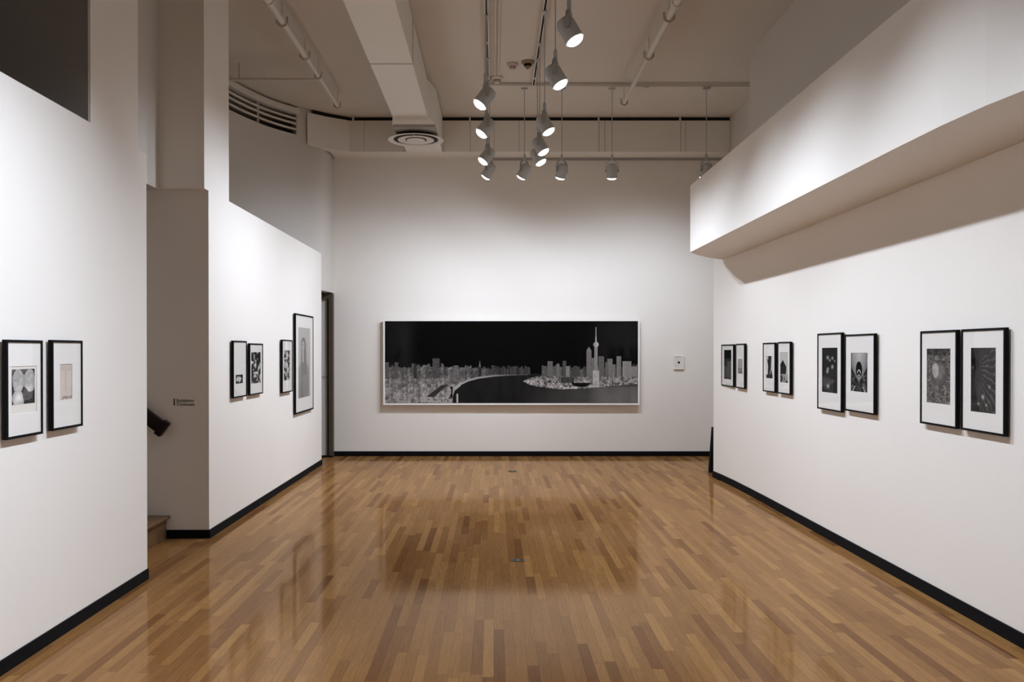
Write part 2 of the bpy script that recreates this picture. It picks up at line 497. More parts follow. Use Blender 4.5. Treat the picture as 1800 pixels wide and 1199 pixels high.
def text_obj(name, body, size, loc, rot, mat, parent, spacing=1.0):
    cu = bpy.data.curves.new(name, 'FONT')
    cu.body = body; cu.size = size; cu.extrude = 0.0006; cu.space_line = spacing
    cu.space_character = 0.96
    cu.materials.append(mat)
    tmp = bpy.data.objects.new('lettering_curve', cu)
    C.objects.link(tmp)
    bpy.context.view_layer.update()
    me = bpy.data.meshes.new_from_object(tmp.evaluated_get(bpy.context.evaluated_depsgraph_get()))
    bpy.data.objects.remove(tmp)
    o = bpy.data.objects.new(name, me)
    C.objects.link(o); o.parent = parent
    o.location = loc; o.rotation_euler = rot
    return o
sg = empty('wall_sign', at(305, 707, 7.303), 'small black Exhibition Continues lettering on the shaded stair wall', 'sign')
ls = 7.303/F
obj('bar', box(0, 2.0*ls, -0.001, 0, -6.0*ls, 6.5*ls), M['letter'], sg)
text_obj('lettering', 'Exhibition', 0.039, (5.0*ls, -0.0008, 0.2*ls), (math.pi/2, 0, 0), M['letter'], sg)
text_obj('lettering', 'Continues', 0.039, (5.0*ls, -0.0008, -6.3*ls), (math.pi/2, 0, 0), M['letter'], sg)

bm = bmesh.new()
v = [bm.verts.new(c) for c in ((2.845, 11.25, 0), (3.3, 11.25, 0), (3.3, 11.25, 0.60), (2.888, 11.25, 0.60),
                               (2.845, 11.33, 0), (3.3, 11.33, 0), (3.3, 11.33, 0.60), (2.888, 11.33, 0.60))]
for f in ((0, 1, 2, 3), (7, 6, 5, 4), (0, 4, 5, 1), (1, 5, 6, 2), (2, 6, 7, 3), (3, 7, 4, 0)):
    bm.faces.new([v[i] for i in f])
bevel(bm, 0.01, 2)
tag(obj('black_case', bm, M['base']), 'slim black case edge showing behind the end of the right wall', 'case')

# floor outlets
def floor_outlet(px, py, w, dpt, label):
    Y = EYE*F/(py-VY)
    X = (px-VX)/F*Y
    t = empty('floor_outlet', (X, Y, 0), label, 'floor outlet', None)
    bm = box(-w/2, w/2, -dpt/2, dpt/2, 0.0005, 0.005); bevel(bm, 0.0015, 1)
    obj('plate', bm, M['brass'], t)
    for s in (-1, 1):
        bm = bmesh.new(); lathe(bm, [(0.017, 0), (0.017, 0.0015)], 16, Matrix.Translation((s*w*0.27, 0, 0.005)))
        obj('screw_cap', bm, M['dark'], t)
floor_outlet(911, 986, 0.10, 0.075, 'small brass floor outlet in the middle of the dark floor reflection')
floor_outlet(901, 829, 0.115, 0.10, 'small brass floor outlet near the far wall below the wide picture')

# ------------------------------------------------------------------ tone functions for prints
def vnoise(x, y, seed=0):
    xi = np.floor(x).astype(int); yi = np.floor(y).astype(int)
    fx = x-xi; fy = y-yi
    fx = fx*fx*(3-2*fx); fy = fy*fy*(3-2*fy)
    def h(a, b):
        n = (a*374761393 + b*668265263 + seed*1274126177) & 0xffffffff
        n = ((n ^ (n >> 13))*1274126177) & 0xffffffff
        return ((n ^ (n >> 16)) & 0xffff)/65535.0
    return (h(xi, yi)*(1-fx)+h(xi+1, yi)*fx)*(1-fy)+(h(xi, yi+1)*(1-fx)+h(xi+1, yi+1)*fx)*fy
def fbm(x, y, o=4, seed=0):
    s = 0; a = .5
    for k in range(o):
        s = s + a*vnoise(x*2**k, y*2**k, seed+k); a *= .5
    return s/(1-.5**o)
def hcell(x, seed=0):
    n = (np.floor(x).astype(int)*374761393 + seed*668265263) & 0xffffffff
    n = ((n ^ (n >> 13))*1274126177) & 0xffffffff
    return ((n ^ (n >> 16)) & 0xffff)/65535.0
def sstep(a, b, x):
    t = np.clip((x-a)/(b-a), 0, 1); return t*t*(3-2*t)

def art_city(u, v):
    g = np.full_like(u, 0.0035)
    jag = lambda n, s: hcell(u*n, s)
    # left city
    top = 0.555 - 0.05*jag(95, 1)*(jag(38, 2) > .4) + 0.02*jag(160, 9) + 0.02*np.clip((u-.33)*5, 0, 1)
    tex = fbm(u*150, v*50, 4, 3)
    fine = vnoise(u*330, v*95, 7)
    city = 0.02 + 0.16*tex*(0.6+0.8*vnoise(u*45, v*14, 5))*(0.55+fine*.9) + 0.20*sstep(.60, 1.0, v)*tex
    city = 1.45*city*(0.62+0.6*jag(120, 4))
    blocks = vnoise(np.floor(u*60)*1.7, np.floor(v*26)*1.3, 8)
    city = np.where((v > .70), city*(0.45+1.1*blocks)+0.03, city)
    haze = 1-0.65*sstep(.22, .5, u)
    left = (v > top) & (u < .57)
    g = np.where(left, city*haze, g)
    # road
    rc = 0.245 - (v-.76)*0.40
    g = np.where((v > .78) & (np.abs(u-rc) < 0.012+0.02*(v-.76)), 0.03+0.02*fine, g)
    # towers of the left city
    for c, w, t, k in ((.202, .014, .455, .085), (.2815, .010, .54, .15), (.375, .004, .50, .03), (.168, .006, .56, .1), (.045, .007, .50, .11), (.008, .008, .50, .12), (.12, .006, .52, .04), (.39, .008, .58, .14)):
        g = np.where((np.abs(u-c) < w) & (v > t) & (v < .70), k*(.6+.6*fine), g)
    g = np.where((np.abs(u-.375) < .004*(1-(.56-v)/.08)) & (v > .48) & (v < .56), .16, g)
    # river with a curved bank
    bank = np.interp(u, [.265, .268, .275, .297, .33, .37, .43, .50, .60], [1.01, .90, .83, .775, .725, .692, .668, .652, .642])
    river = (v > bank) & (u > .266)
    rv = 0.016 + 0.11*sstep(.50, 1.0, u)*sstep(.62, .95, v) + 0.05*sstep(.80, .86, u)*(v > .8)
    rv = rv*(.8+.35*vnoise(u*55, v*4, 12))
    g = np.where(river, rv, g)
    edge = (np.abs(v-bank) < .011+.012*(u < .3)) & (u > .268) & (u < .57)
    g = np.where(edge, .42*(1-.6*sstep(.3, .5, u)), g)
    g = np.where((u > .245) & (u < .268) & (v > .80), np.where(np.abs(u-.258+.01*np.sin(v*20)) < .006, .006, .18+.3*tex), g)
    g = np.where((u > .14) & (u < .26) & (v > .93-.0*u) & (tex > .45), .42, g)
    g = np.where((np.abs(u-.286) < .0035) & (v > .89), .5, g)
    # far shore
    fs = 0.60 - 0.05*jag(110, 21)
    g = np.where((u > .44) & (u < .575) & (v > fs) & (v < .655), .05*(.5+jag(170, 22)), g)
    # spit of land on the right
    t_ = np.interp(u, [.545, .57, .60, .64, .75, .9, 1.0], [.735, .70, .675, .65, .66, .66, .66])
    b_ = np.interp(u, [.545, .57, .60, .69, .78, .87, 1.0], [.735, .775, .80, .832, .825, .80, .765])
    land = (v > t_) & (v < b_)
    lt = 0.06+0.62*np.clip(fbm(u*120, v*34, 3, 31)*1.5-.35, 0, 1)*(.4+.9*fine)
    lt = lt*(.55+.75*sstep(.62, .8, v))
    lt = np.where((fine < .22), .02, lt)
    g = np.where(land, lt, g)
    g = np.where((u > .695) & (u < .748) & (v > .685) & (v < .755), .035+.05*(np.sin(u*1400) > 0), g)
    g = np.where((((u-.775)/.038)**2+((v-.755)/.05)**2 < 1) & (v > .755), .008, g)
    # skyline above it
    sky = 0.60 - 0.055*jag(70, 41) - 0.03*jag(150, 42)
    s_on = (u > .62) & (v > sky) & (v < t_+.02)
    g = np.where(s_on, (.05+.10*jag(150, 43))*(.5+.8*vnoise(u*260, v*60, 44)), g)
    for c, w, t, k in ((.653, .010, .49, .16), (.684, .006, .52, .20), (.709, .007, .485, .10), (.723, .007, .55, .24), (.762, .01, .56, .07),
                       (.806, .010, .36, .20), (.822, .005, .45, .17), (.855, .011, .43, .12), (.889, .010, .46, .22), (.876, .006, .50, .13),
                       (.903, .006, .53, .24), (.925, .009, .43, .22), (.957, .017, .49, .30), (.985, .012, .555, .30)):
        q = (np.abs(u-c) < w) & (v > t) & (v < .68)
        g = np.where(q, k*(.55+.5*(np.sin((u-c)*1500) > 0)+.3*vnoise(u*200, v*120, 50)), g)
    g = np.where((np.abs(u-.806) < .010*np.clip((v-.31)/.05, 0, 1)) & (v > .31) & (v < .37), .2, g)
    # slim mast tower with a round pod
    shaft = (np.abs(u-.834) < .0055) & (v > .30) & (v < .66)
    g = np.where(shaft, np.where(np.abs(u-.834) < .002, .03, .42), g)
    g = np.where((np.abs(u-.834) < .0010+.0018*sstep(.10, .26, v)*(v > .16)) & (v > .07) & (v < .30), .38, g)
    g = np.where(((u-.834)/.0105)**2+((v-.285)/.033)**2 < 1, .33+.15*((u-.834) > .002), g)
    g = np.where((np.abs(u-.834) < .012+.01*(v-.62)) & (v > .60) & (v < .81), .30+.3*tex, g)
    return g, g*.90, g*.82

def mono(fn):
    def f(u, v):
        g = np.clip(fn(u, v), .004, .85)
        return g, g*.925, g*.84
    return f
def a_stone(u, v):
    n = fbm(u*4, v*5, 4, 2)
    e = np.minimum(np.abs((u-.28)/.24)**2.2+np.abs((v-.33)/.36)**2.2, np.minimum(np.abs((u-.76)/.23)**2.2+np.abs((v-.36)/.38)**2.2, np.abs((u-.28)/.26)**2+np.abs((v-.84)/.25)**2))
    return np.where(e+1.5*(n-.5) < .95, .22+.75*n*(1-.5*np.clip(e, 0, 1)), .012+.09*(n > .6))
def a_sketch(u, v):
    n = fbm(u*10, v*20, 3, 5)
    g = .60+0*u
    g = np.where(v < .2, .50+.08*n, g)
    g = np.where(((np.abs(u-.5) < .02) | (np.abs(u-.97) < .02)) & (v > .2) & (n > .35), .42, g)
    g = np.where((v > .90) & (n > .45), .30, g)
    return g*1.10, g*.91, g*.77
def a_small(u, v):
    n = fbm(u*5, v*5, 3, 7)
    return np.where(((u-.5)/.3)**2+((v-.5)/.36)**2+3.2*(n-.5) < 1, .6, .015)
def a_figs(u, v):
    n = fbm(u*6, v*9, 4, 9)
    return np.where(n > .56, .55*sstep(.55, .72, n)+.2, .015+.03*n)
def a_figs2(u, v):
    n = fbm(u*5, v*11, 4, 19)
    return np.where(n > .5, .55, .03)
def a_portrait(u, v):
    n = fbm(u*22, v*5, 3, 11)
    g = .40-.06*v+.04*n
    w = .14+.30*sstep(.42, .62, v)
    body = (np.abs(u-.45) < w) & (v > .40)
    g = np.where(body, .27-.24*n*(.5+.5*sstep(.5, 1, v)), g)
    hair = (((u-.44)/.20)**2+((v-.24)/.105)**2 < 1) | ((np.abs(u-.46) < .19+.10*(v-.2)) & (v > .22) & (v < .62+.12*n))
    g = np.where(hair, .04+.12*n, g)
    g = np.where(((u-.40)/.105)**2+((v-.26)/.072)**2 < 1, .42, g)
    g = np.where(((np.abs(u-.355) < .03) | (np.abs(u-.455) < .03)) & (np.abs(v-.25) < .007), .16, g)
    g = np.where((np.abs(u-.40) < .035) & (np.abs(v-.295) < .006), .2, g)
    g = np.where((np.abs(u-.41) < .07) & (v > .33) & (v < .50), .36+.06*n, g)
    return g*1.02, g*.91, g*.80
def a_dark(u, v):
    return np.where(v < .3, .007, .033+.010*fbm(u*8, v*12, 2, 3))
def a_coast(u, v):
    n = fbm(u*6, v*16, 3, 13)
    return np.where(v < .62, .40-.1*v, np.where((v > .66) & (v < .80), .06+.3*n, .10+.25*(n > .5)))
def a_draped(u, v):
    c = .25*np.sin(v*4.5+.5)
    g = np.where(np.abs(u-.5+.3*(.5-v)*.6) < .22+.28*np.abs(v-.45)*1.2, .012, .66)
    g = np.where(np.abs(u-.72+.4*(v-.5)+.06*np.sin(v*9)) < .05*np.sin(v*3.1), .6, g)
    g = np.where((u < .3) & (v < .15), .55, g)
    return np.where(v > .84, .012, g)
def a_heap(u, v):
    n = fbm(u*5, v*8, 4, 17)
    g = np.where(v < .25+.5*np.abs(u-.3)+.25*(u > .75), .55, .02)
    g = np.where((v > .72) & (n > .45), .35*n+.1, g)
    return np.where(np.abs(u-.85+.5*(v-.5)) < .05, .45, g)
def a_night(u, v):
    n = fbm(u*5, v*8, 4, 23)
    g = .015+.05*n*sstep(.5, .9, v)*(np.abs(u-.4) < .3)+.015*n
    for cx, cy, r in ((.36, .22, .06), (.66, .23, .05), (.66, .42, .06), (.37, .47, .05), (.34, .53, .06), (.5, .28, .04), (.8, .29, .03), (.38, .86, .07)):
        g = g+.45*np.exp(-(((u-cx)/r)**2+((v-cy)/(r*.55))**2))
    return g
def a_arch(u, v):
    x = np.abs(u-.48)
    g = np.full_like(u, .02)
    vault = (x < .46*(1-sstep(.30, .80, v)*.9)) & (v < .70)
    g = np.where(vault, .12+.40*(1-v)*(1-x*1.4), g)
    hole = (x/.19)**2+((v-.43)/.21)**2 < 1
    g = np.where(hole & (v < .62), .008, g)
    for c, r in ((.50, .11), (.59, .075)):
        ring = np.abs(np.sqrt((x/r)**2+((v-c-.03)/(r*.9))**2)-.85) < .17
        g = np.where(ring & (v < c+.03), .55, g)
    g = np.where(np.abs(x-(.02+.85*(.74-v))) < .022, .20, g)
    n = fbm(u*18, v*16, 3, 25)
    g = np.where((x > .22) & (v > .55), .02+.16*(n > .55)*n, g)
    g = np.where((x < .18) & (v > .78), .10*n, g)
    g = np.where(np.abs(x-(.22+1.2*(v-.86))) < .022, np.where(v > .86, .5, g), g)
    return g
def a_nest(u, v):
    n = fbm(u*7, v*12, 4, 27); w = np.sin(n*34+u*6)
    g = .06+.22*(w > .2)*n*1.5
    e = ((u-.52)/.34)**2+((v-.45)/.24)**2
    g = np.where(e < 1, .07+.16*(1-e)*n*1.5, g)
    g = np.where(((u-.36)/.14)**2+((v-.40)/.14)**2 < 1, .26+.25*n, g)
    g = np.where(v < .12, g*.5, g)
    return g, g*.88, g*.76
def a_fan(u, v):
    n = fbm(u*12, v*10, 3, 29)
    a = np.arctan2(v-.30, u-.02)
    r = np.hypot(u-.02, v-.30)
    g = .012+.075*(np.sin(a*46+5*n) > .55)*n*1.6*sstep(.1, .5, r)*(np.abs(a-.35) < .75)+.015*n
    for cx, cy, rr in ((.48, .76, .05), (.3, .87, .03), (.06, .31, .035), (.74, .60, .03), (.62, .88, .03)):
        g = g+.4*np.exp(-(((u-cx)/rr)**2+((v-cy)/(rr*.6))**2))
    g = np.where(((u-.12)/.2)**2+((v-.25)/.1)**2 < 1, g*.35, g)
    return g

def print_mesh(name, w, h, fn, nx, ny):
    """flat printed sheet in local xz, facing -y; w,h metres, tone from fn(u right, v down)"""
    us = (np.arange(nx+1))/nx; vs = (np.arange(ny+1))/ny
    U, V = np.meshgrid(us, vs)
    co = np.stack([U.ravel()*w, np.zeros(U.size), -V.ravel()*h], 1)
    me = bpy.data.meshes.new(name)
    idx = np.arange((nx+1)*(ny+1)).reshape(ny+1, nx+1)
    q = np.stack([idx[1:, :-1], idx[1:, 1:], idx[:-1, 1:], idx[:-1, :-1]], -1).reshape(-1, 4)
    nf = len(q)
    me.vertices.add(len(co)); me.vertices.foreach_set('co', co.ravel().astype(np.float32))
    me.loops.add(nf*4); me.loops.foreach_set('vertex_index', q.ravel().astype(np.int32))
    me.polygons.add(nf); me.polygons.foreach_set('loop_start', (np.arange(nf)*4).astype(np.int32))
    me.update(calc_edges=True)
    at_ = me.color_attributes.new('tone', 'FLOAT_COLOR', 'POINT')
    r, g, b = fn(U.ravel(), V.ravel())
    col = np.stack([r, g, b, np.ones_like(r)], 1).astype(np.float32)
    at_.data.foreach_set('color', col.ravel())
    me.materials.append(M['print'])
    return me

def framed(label, cat, origin, rz, w, h, depth, rail, pr, fn, mat_f, nx, ny, group, paper=None, mat=True, gap=0.006, board=None):
    """origin = top left corner on the wall plane as seen; local x right, -y out, z up"""
    t = empty('framed_photograph', origin, label, cat, group, rz)
    y0, y1 = -depth-gap, -gap
    bm = bmesh.new()
    bx(bm, 0, rail, y0, y1, -h, 0); bx(bm, w-rail, w, y0, y1, -h, 0)
    bx(bm, rail, w-rail, y0, y1, -rail, 0); bx(bm, rail, w-rail, y0, y1, -h, -h+rail)
    obj('frame', bm, mat_f, t)
    bx_b = box(rail, w-rail, y1-0.004, y1, -h+rail, -rail)
    obj('backing', bx_b, M['mat_board'], t)
    u0, u1, v0, v1 = pr
    pw, ph = (u1-u0)*w, (v1-v0)*h
    ym = y0+0.006
    if mat:
        bm = bmesh.new()
        X0, X1, Z0, Z1 = rail, w-rail, -h+rail, -rail
        a0, a1, c0, c1 = u0*w, u1*w, -v1*h, -v0*h
        if paper:
            a0, a1, c0, c1 = paper[0]*w, paper[1]*w, -paper[3]*h, -paper[2]*h
        yb = ym+0.003
        bx(bm, X0, a0, ym, yb, Z0, Z1); bx(bm, a1, X1, ym, yb, Z0, Z1)
        bx(bm, a0, a1, ym, yb, Z0, c0); bx(bm, a0, a1, ym, yb, c1, Z1)
        obj('mat_board', bm, M['mat_board'], t)
        if paper:
            obj('paper', box(a0, a1, yb-0.0002, yb+0.001, c0, c1), M['paper'], t)
        yp = yb - (0.0006 if paper else 0.0)
    else:
        yp = ym
    p = link('print', print_mesh('print', pw, ph, fn, nx, ny), None, t)
    p.location = (u0*w, yp, -v0*h)
    g = bmesh.new()
    yg = y0+0.002
    vs = [g.verts.new(c) for c in ((rail, yg, -h+rail), (w-rail, yg, -h+rail), (w-rail, yg, -rail), (rail, yg, -rail))]
    g.faces.new(vs)
    me = bpy.data.meshes.new('glazing'); g.to_mesh(me); g.free(); me.materials.append(M['glass'] if mat else M['acrylic']); link('glazing', me, None, t)
    return t

T = 0.024; GAP = 0.012; RL = 0.013
TT = T+GAP
def left_frame(n, f, top, bot, pr, fn, label, group, rail=RL, **k):
    Yn = -LW*F/(VX-n)
    # near edge of frame shows its side: n is the side's wall-ward edge, f the front far edge
    Yn = (-LW-GAP)*F/(VX-n); Yf = (-LW-TT)*F/(VX-f)
    zt = EYE+(VY-top)/F*Yn; zb = EYE+(VY-bot)/F*Yn
    return framed(label, 'framed picture', (LW, Yn, zt), math.pi/2, Yf-Yn, zt-zb, T, rail, pr, mono(fn) if fn not in (a_sketch, a_portrait) else fn,
                  M['frame_black'], 60, 90, group, gap=GAP, **k)
def right_frame(f, n, top, bot, pr, fn, label, group, rail=RL, **k):
    Yn = (RW-GAP)*F/(n-VX); Yf = (RW-TT)*F/(f-VX)
    zt = EYE+(VY-top)/F*Yn; zb = EYE+(VY-bot)/F*Yn
    X = RW if Yf < 9.3 else 2.853
    return framed(label, 'framed picture', (X, Yf, zt), -math.pi/2, Yf-Yn, zt-zb, T, rail, pr, mono(fn) if fn is not a_nest else fn,
                  M['frame_black'], 60, 90, group, gap=GAP, **k)

GL = 'black framed photographs on the left wall'
GR = 'black framed photographs on the right wall'
left_frame(3.5, 75.5, 597, 774, (.17, .80, .30, .66), a_stone, 'black framed picture of pale boulders, leftmost on the left wall', GL, paper=(.13, .85, .27, .755))
left_frame(84.5, 145.5, 597.5, 758, (.27, .67, .27, .67), a_sketch, 'black framed faint pinkish print, beside the boulder picture at the stair opening', GL)
left_frame(406, 434, 598.7, 700.5, (.2, .74, .6, .755), a_small, 'black framed picture with one tiny dark print low in its mat', GL)
left_frame(435.3, 462.5, 603.5, 695.5, (.13, .85, .17, .78), a_figs, 'black framed dark print of pale figures, touching the tiny low print', GL)
left_frame(493, 514.3, 597, 691.5, (.16, .80, .2, .77), a_figs2, 'small narrow black framed picture just left of the tall portrait', GL)
left_frame(516.4, 551, 550.5, 729, (.16, .83, .135, .85), a_portrait, 'tallest black framed picture, pale portrait with long hair, near the doorway', GL, rail=0.02)
right_frame(1268.8, 1293.5, 605.3, 680.7, (.2, .8, .13, .83), a_dark, 'black framed plain dark print at the far end of the right wall', GR)
right_frame(1294, 1313, 604, 684, (.2, .74, .34, .67), a_coast, 'small black framed grey seascape beside the plain dark print', GR)
right_frame(1340.8, 1366, 602.2, 690.8, (.24, .78, .27, .72), a_draped, 'black framed print of a black curved shape on the right wall', GR)
right_frame(1366.5, 1393, 600.6, 694.6, (.18, .8, .2, .78), a_heap, 'black framed print of a dark heap, right of the black curved shape', GR)
right_frame(1436.5, 1484, 584.3, 725.5, (.18, .82, .19, .77), a_night, 'black framed dark night print with small bright spots, right wall', GR)
right_frame(1484.5, 1542.3, 586, 730, (.2, .76, .24, .735), a_arch, 'black framed print of a pointed vaulted arch on the right wall', GR)
right_frame(1617.3, 1688, 579.5, 754.5, (.17, .82, .19, .765), a_nest, 'black framed brownish print of a figure curled in straw', GR)
right_frame(1689, 1773.5, 575.5, 768, (.22, .79, .185, .805), a_fan, 'black framed dark print of radiating spokes, rightmost on the right wall', GR)

# the wide panorama on the far wall
YP = FY-0.085
tl = at(673.5, 561.5, YP); br = at(1124.5, 712, YP)
framed('very wide white framed dark panorama of a city and river on the far wall', 'framed picture',
       (tl.x, FY, tl.z), 0, br.x-tl.x, tl.z-br.z, 0.045, 0.026, (.0066, .9934, .023, .975), art_city,
       M['frame_white'], 720, 230, None, mat=False, gap=0.04)
tl = at(1184.5, 625.5, FY-0.03); br = at(1202, 649, FY-0.03)
def a_dot(u, v): return np.full_like(u, .02)
framed('tiny white framed picture with a small black square, right of the panorama', 'framed picture',
       (tl.x, FY, tl.z), 0, br.x-tl.x, tl.z-br.z, 0.022, 0.012, (.41, .63, .42, .58), mono(a_dot),
       M['frame_white'], 4, 4, None, gap=0.008)

# ------------------------------------------------------------------ ducts
ad = empty('air_duct', (-1.03, 8, CZ), 'long white square air duct running along the ceiling towards the far wall', 'air duct')
def ch(o, root):      # keep world position under a moved root
    o.parent = root
    o.location = Vector(o.location) - Vector(root.location)
    return o
ch(obj('duct_body', box(-1.275, -0.837, YB+0.1, 10.77, 4.565, 5.035), M['duct']), ad)
bm = bmesh.new()
prism(bm, [(-1.275, 10.77), (-0.837, 10.77), (-0.757, 11.2), (-0.757, 12.58), (-1.275, 12.58)], 4.52, 5.035)
ch(obj('duct_junction', bm, M['duct']), ad)
bm = bmesh.new()
vs0 = [(-1.275, 10.77), (-0.837, 10.77), (-0.837, 11.7), (-1.275, 11.7)]
vs1 = [(-1.285, 10.80), (-0.735, 10.80), (-0.735, 11.72), (-1.285, 11.72)]
lo = [bm.verts.new((x, y, 4.475)) for x, y in vs1]; hi = [bm.verts.new((x, y, 4.565)) for x, y in vs0]
bm.faces.new(lo[::-1]); bm.faces.new(hi)
for i in range(4):
    j = (i+1) % 4; bm.faces.new((lo[i], lo[j], hi[j], hi[i]))
ch(obj('plenum', bm, M['duct']), ad)
ch(obj('plenum_flange', box(-1.275, -0.745, 10.82, 11.70, 4.44, 4.475), M['seam']), ad)
for y in (3.2, 6.1, 8.80):
    bm = bmesh.new()
    bx(bm, -1.281, -0.831, y, y+0.018, 4.559, 4.565); bx(bm, -0.837, -0.831, y, y+0.018, 4.565, 5.035); bx(bm, -1.281, -1.275, y, y+0.018, 4.565, 5.035)
    ch(obj('seam', bm, M['soft_seam']), ad)

vt = empty('air_diffuser', (-1.028, 11.28, 4.44), 'round white ceiling air diffuser under the end of the long duct', 'air vent')
def la(prof, n=48):
    return lathe(bmesh.new(), prof, n, None, False)
bm = bmesh.new(); lathe(bm, [(0.27, 0), (0.265, -0.040)], 48); obj('neck', bm, M['dark'], vt, True)
obj('outer_ring', la([(0.285, -0.036), (0.340, -0.046), (0.368, -0.050), (0.364, -0.055), (0.335, -0.053), (0.300, -0.047), (0.285, -0.036)]), M['metal_white'], vt, True)
obj('cone', la([(0.225, -0.044), (0.240, -0.049), (0.236, -0.053), (0.185, -0.050), (0.140, -0.044)]), M['metal_white'], vt, True)
obj('centre_disc', la([(0.118, -0.046), (0.122, -0.054), (0.10, -0.057), (0.001, -0.057)]), M['metal_white'], vt, True)
bm = bmesh.new(); lathe(bm, [(0.300, -0.0405), (0.300, -0.0425)], 48); obj('dark_throat', bm, M['dark'], vt)
bm = bmesh.new()
for k in range(3):
    a_ = k*2.1+.5
    tube(bm, (0.05*math.cos(a_), 0.05*math.sin(a_), -0.046), (0.30*math.cos(a_), 0.30*math.sin(a_), -0.046), 0.004, 8)
obj('spokes', bm, M['seam'], vt)

cd = empty('cross_air_duct', (0.4, 12.8, CZ), 'white rectangular air duct running across the top of the far wall', 'air duct')
DY = 12.6
poly = [(-2.67, 12.2), (-2.42, 12.42), (-2.13, DY), (3.49, DY), (3.49, FY), (-2.42, FY), (-2.42, 12.6)]
bm = bmesh.new()
prism(bm, [(-2.655, 12.17), (-2.41, 12.40), (-2.13, DY), (3.485, DY), (3.485, FY), (-2.42, FY), (-2.42, 12.62)], 4.545, 5.005)
ch(obj('duct_body', bm, M['duct']), cd)
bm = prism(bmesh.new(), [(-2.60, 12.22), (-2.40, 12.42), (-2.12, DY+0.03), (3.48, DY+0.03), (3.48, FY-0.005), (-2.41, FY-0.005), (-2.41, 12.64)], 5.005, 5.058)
ch(obj('gap_shade_strip', bm, M['dark']), cd)  # solid dark strip painted as the shade between duct top and ceiling
for px in (612, 640, 826, 868, 912, 1052, 1062, 1195, 1204):
    x = (px-VX)/F*DY
    ch(obj('seam', box(x, x+0.012, DY-0.004, DY, 4.545, 5.005), M['soft_seam']), cd)
for px in (621, 826, 1052, 1195):
    x = (px-VX)/F*DY
    ch(obj('hanger', box(x-0.012, x+0.012, DY-0.005, DY+0.02, 4.99, CZ-0.002), M['metal_white']), cd)
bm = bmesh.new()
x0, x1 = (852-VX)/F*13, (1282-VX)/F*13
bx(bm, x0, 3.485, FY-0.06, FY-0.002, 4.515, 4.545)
ch(obj('underside_shadow_strip', bm, M['seam']), cd)  # darker strip drawn as the shadow line where duct underside meets wall

# ------------------------------------------------------------------ curved grille high on the left
gr = empty('slatted_grille', (-3.1, 11.4, 4.67), 'curved white slatted grille high on the left below the ceiling', 'grille')
gp = [p for p in CP if p.y < 12.12]
def offs(z, d=0.0):
    return [Vector((p.x, p.y, z)) for p in gp]
bm = bmesh.new(); sweep(bm, offs(4.985), 0.05, 0.04)
ch(obj('top_rail', bm, M['metal_white']), gr)
for z in (4.735, 4.815, 4.885):
    bm = bmesh.new(); sweep(bm, offs(z), 0.012, 0.013)
    ch(obj('slat', bm, M['metal_white']), gr)
for px in (456.5, 523.5):
    p = min(gp, key=lambda q: abs(VX+q.x*F/q.y-px))
    bm = bmesh.new(); bx(bm, p.x-0.012, p.x+0.012, p.y-0.025, p.y-0.005, 4.665, 4.945)
    ch(obj('post', bm, M['metal_white']), gr)

# ------------------------------------------------------------------ ceiling pipes
def pipe(label, segs, clamps, root, branch=None):
    t = empty('ceiling_pipe', root, label, 'pipe')
    for a_, b2, r in segs:
        bm = bmesh.new(); tube(bm, a_, b2, r, 14); ch(obj('pipe', bm, M['metal_white'], None, True), t)
        bm = bmesh.new()
        dd = (Vector(b2)-Vector(a_)).normalized()
        tube(bm, Vector(b2)-dd*0.04, Vector(b2)+dd*0.015, r*1.25, 14); ch(obj('coupling', bm, M['metal_white'], None, True), t)
    for c, r in clamps:
        c = Vector(c)
        bm = bmesh.new()
        tube(bm, c+Vector((0, 0, r)), Vector((c.x, c.y, CZ)), 0.004, 8)
        sweep(bm, [c+Vector((r*1.25*math.cos(q), 0, r*1.25*math.sin(q))) for q in np.linspace(-math.pi, 0, 9)], 0.012, 0.004, Vector((0, 1, 0)))
        for s in (-1, 1):
            bx(bm, c.x+s*r*1.5-0.010, c.x+s*r*1.5+0.010, c.y-0.012, c.y+0.012, c.z-0.02, c.z+0.05)
        ch(obj('clamp', bm, M['soft_seam']), t)
    return t
ZP = 4.86
k = (ZP-EYE)
def pp(ratio, py):
    Y = k*F/(VY-py); return (ratio*k, Y, ZP)
A1, A2, A3, A4 = (-.6425*k, 3.0, ZP), pp(-.6425, 5), pp(-.638, 100), pp(-.634, 189)
pipe('white ceiling pipe left of the long duct, with a side branch', [(A1, A2, .040), (A2, A3, .034), (A3, A4, .027)],
     [((pp(-.6425, 40)), .034), (pp(-.638, 99), .034), (pp(-.636, 134), .027), (pp(-.635, 186), .027)], (A2[0], A2[1], ZP))
pr_ = bpy.data.objects['ceiling_pipe']
br0 = Vector(pp(-.636, 141))
bm = bmesh.new(); tube(bm, br0, (-4.3, br0.y, ZP), .018, 12)
ch(obj('branch_pipe', bm, M['metal_white'], None, True), pr_)
bm = bmesh.new(); tube(bm, (at(421, 140, br0.y).x, br0.y, ZP+.018), (at(421, 140, br0.y).x, br0.y, CZ), .005, 8)
ch(obj('clamp', bm, M['seam']), pr_)
B1, B2, B3, B4 = (.524*k, 3.0, ZP), pp(.524, 8), pp(.524, 100), pp(.523, 184)
pipe('white ceiling pipe on the right, crossing above the cross track', [(B1, B2, .038), (B2, B3, .033), (B3, B4, .026)],
     [(pp(.524, 32), .033), (pp(.524, 99), .033), (pp(.523, 181), .026)], (B2[0], B2[1], ZP))

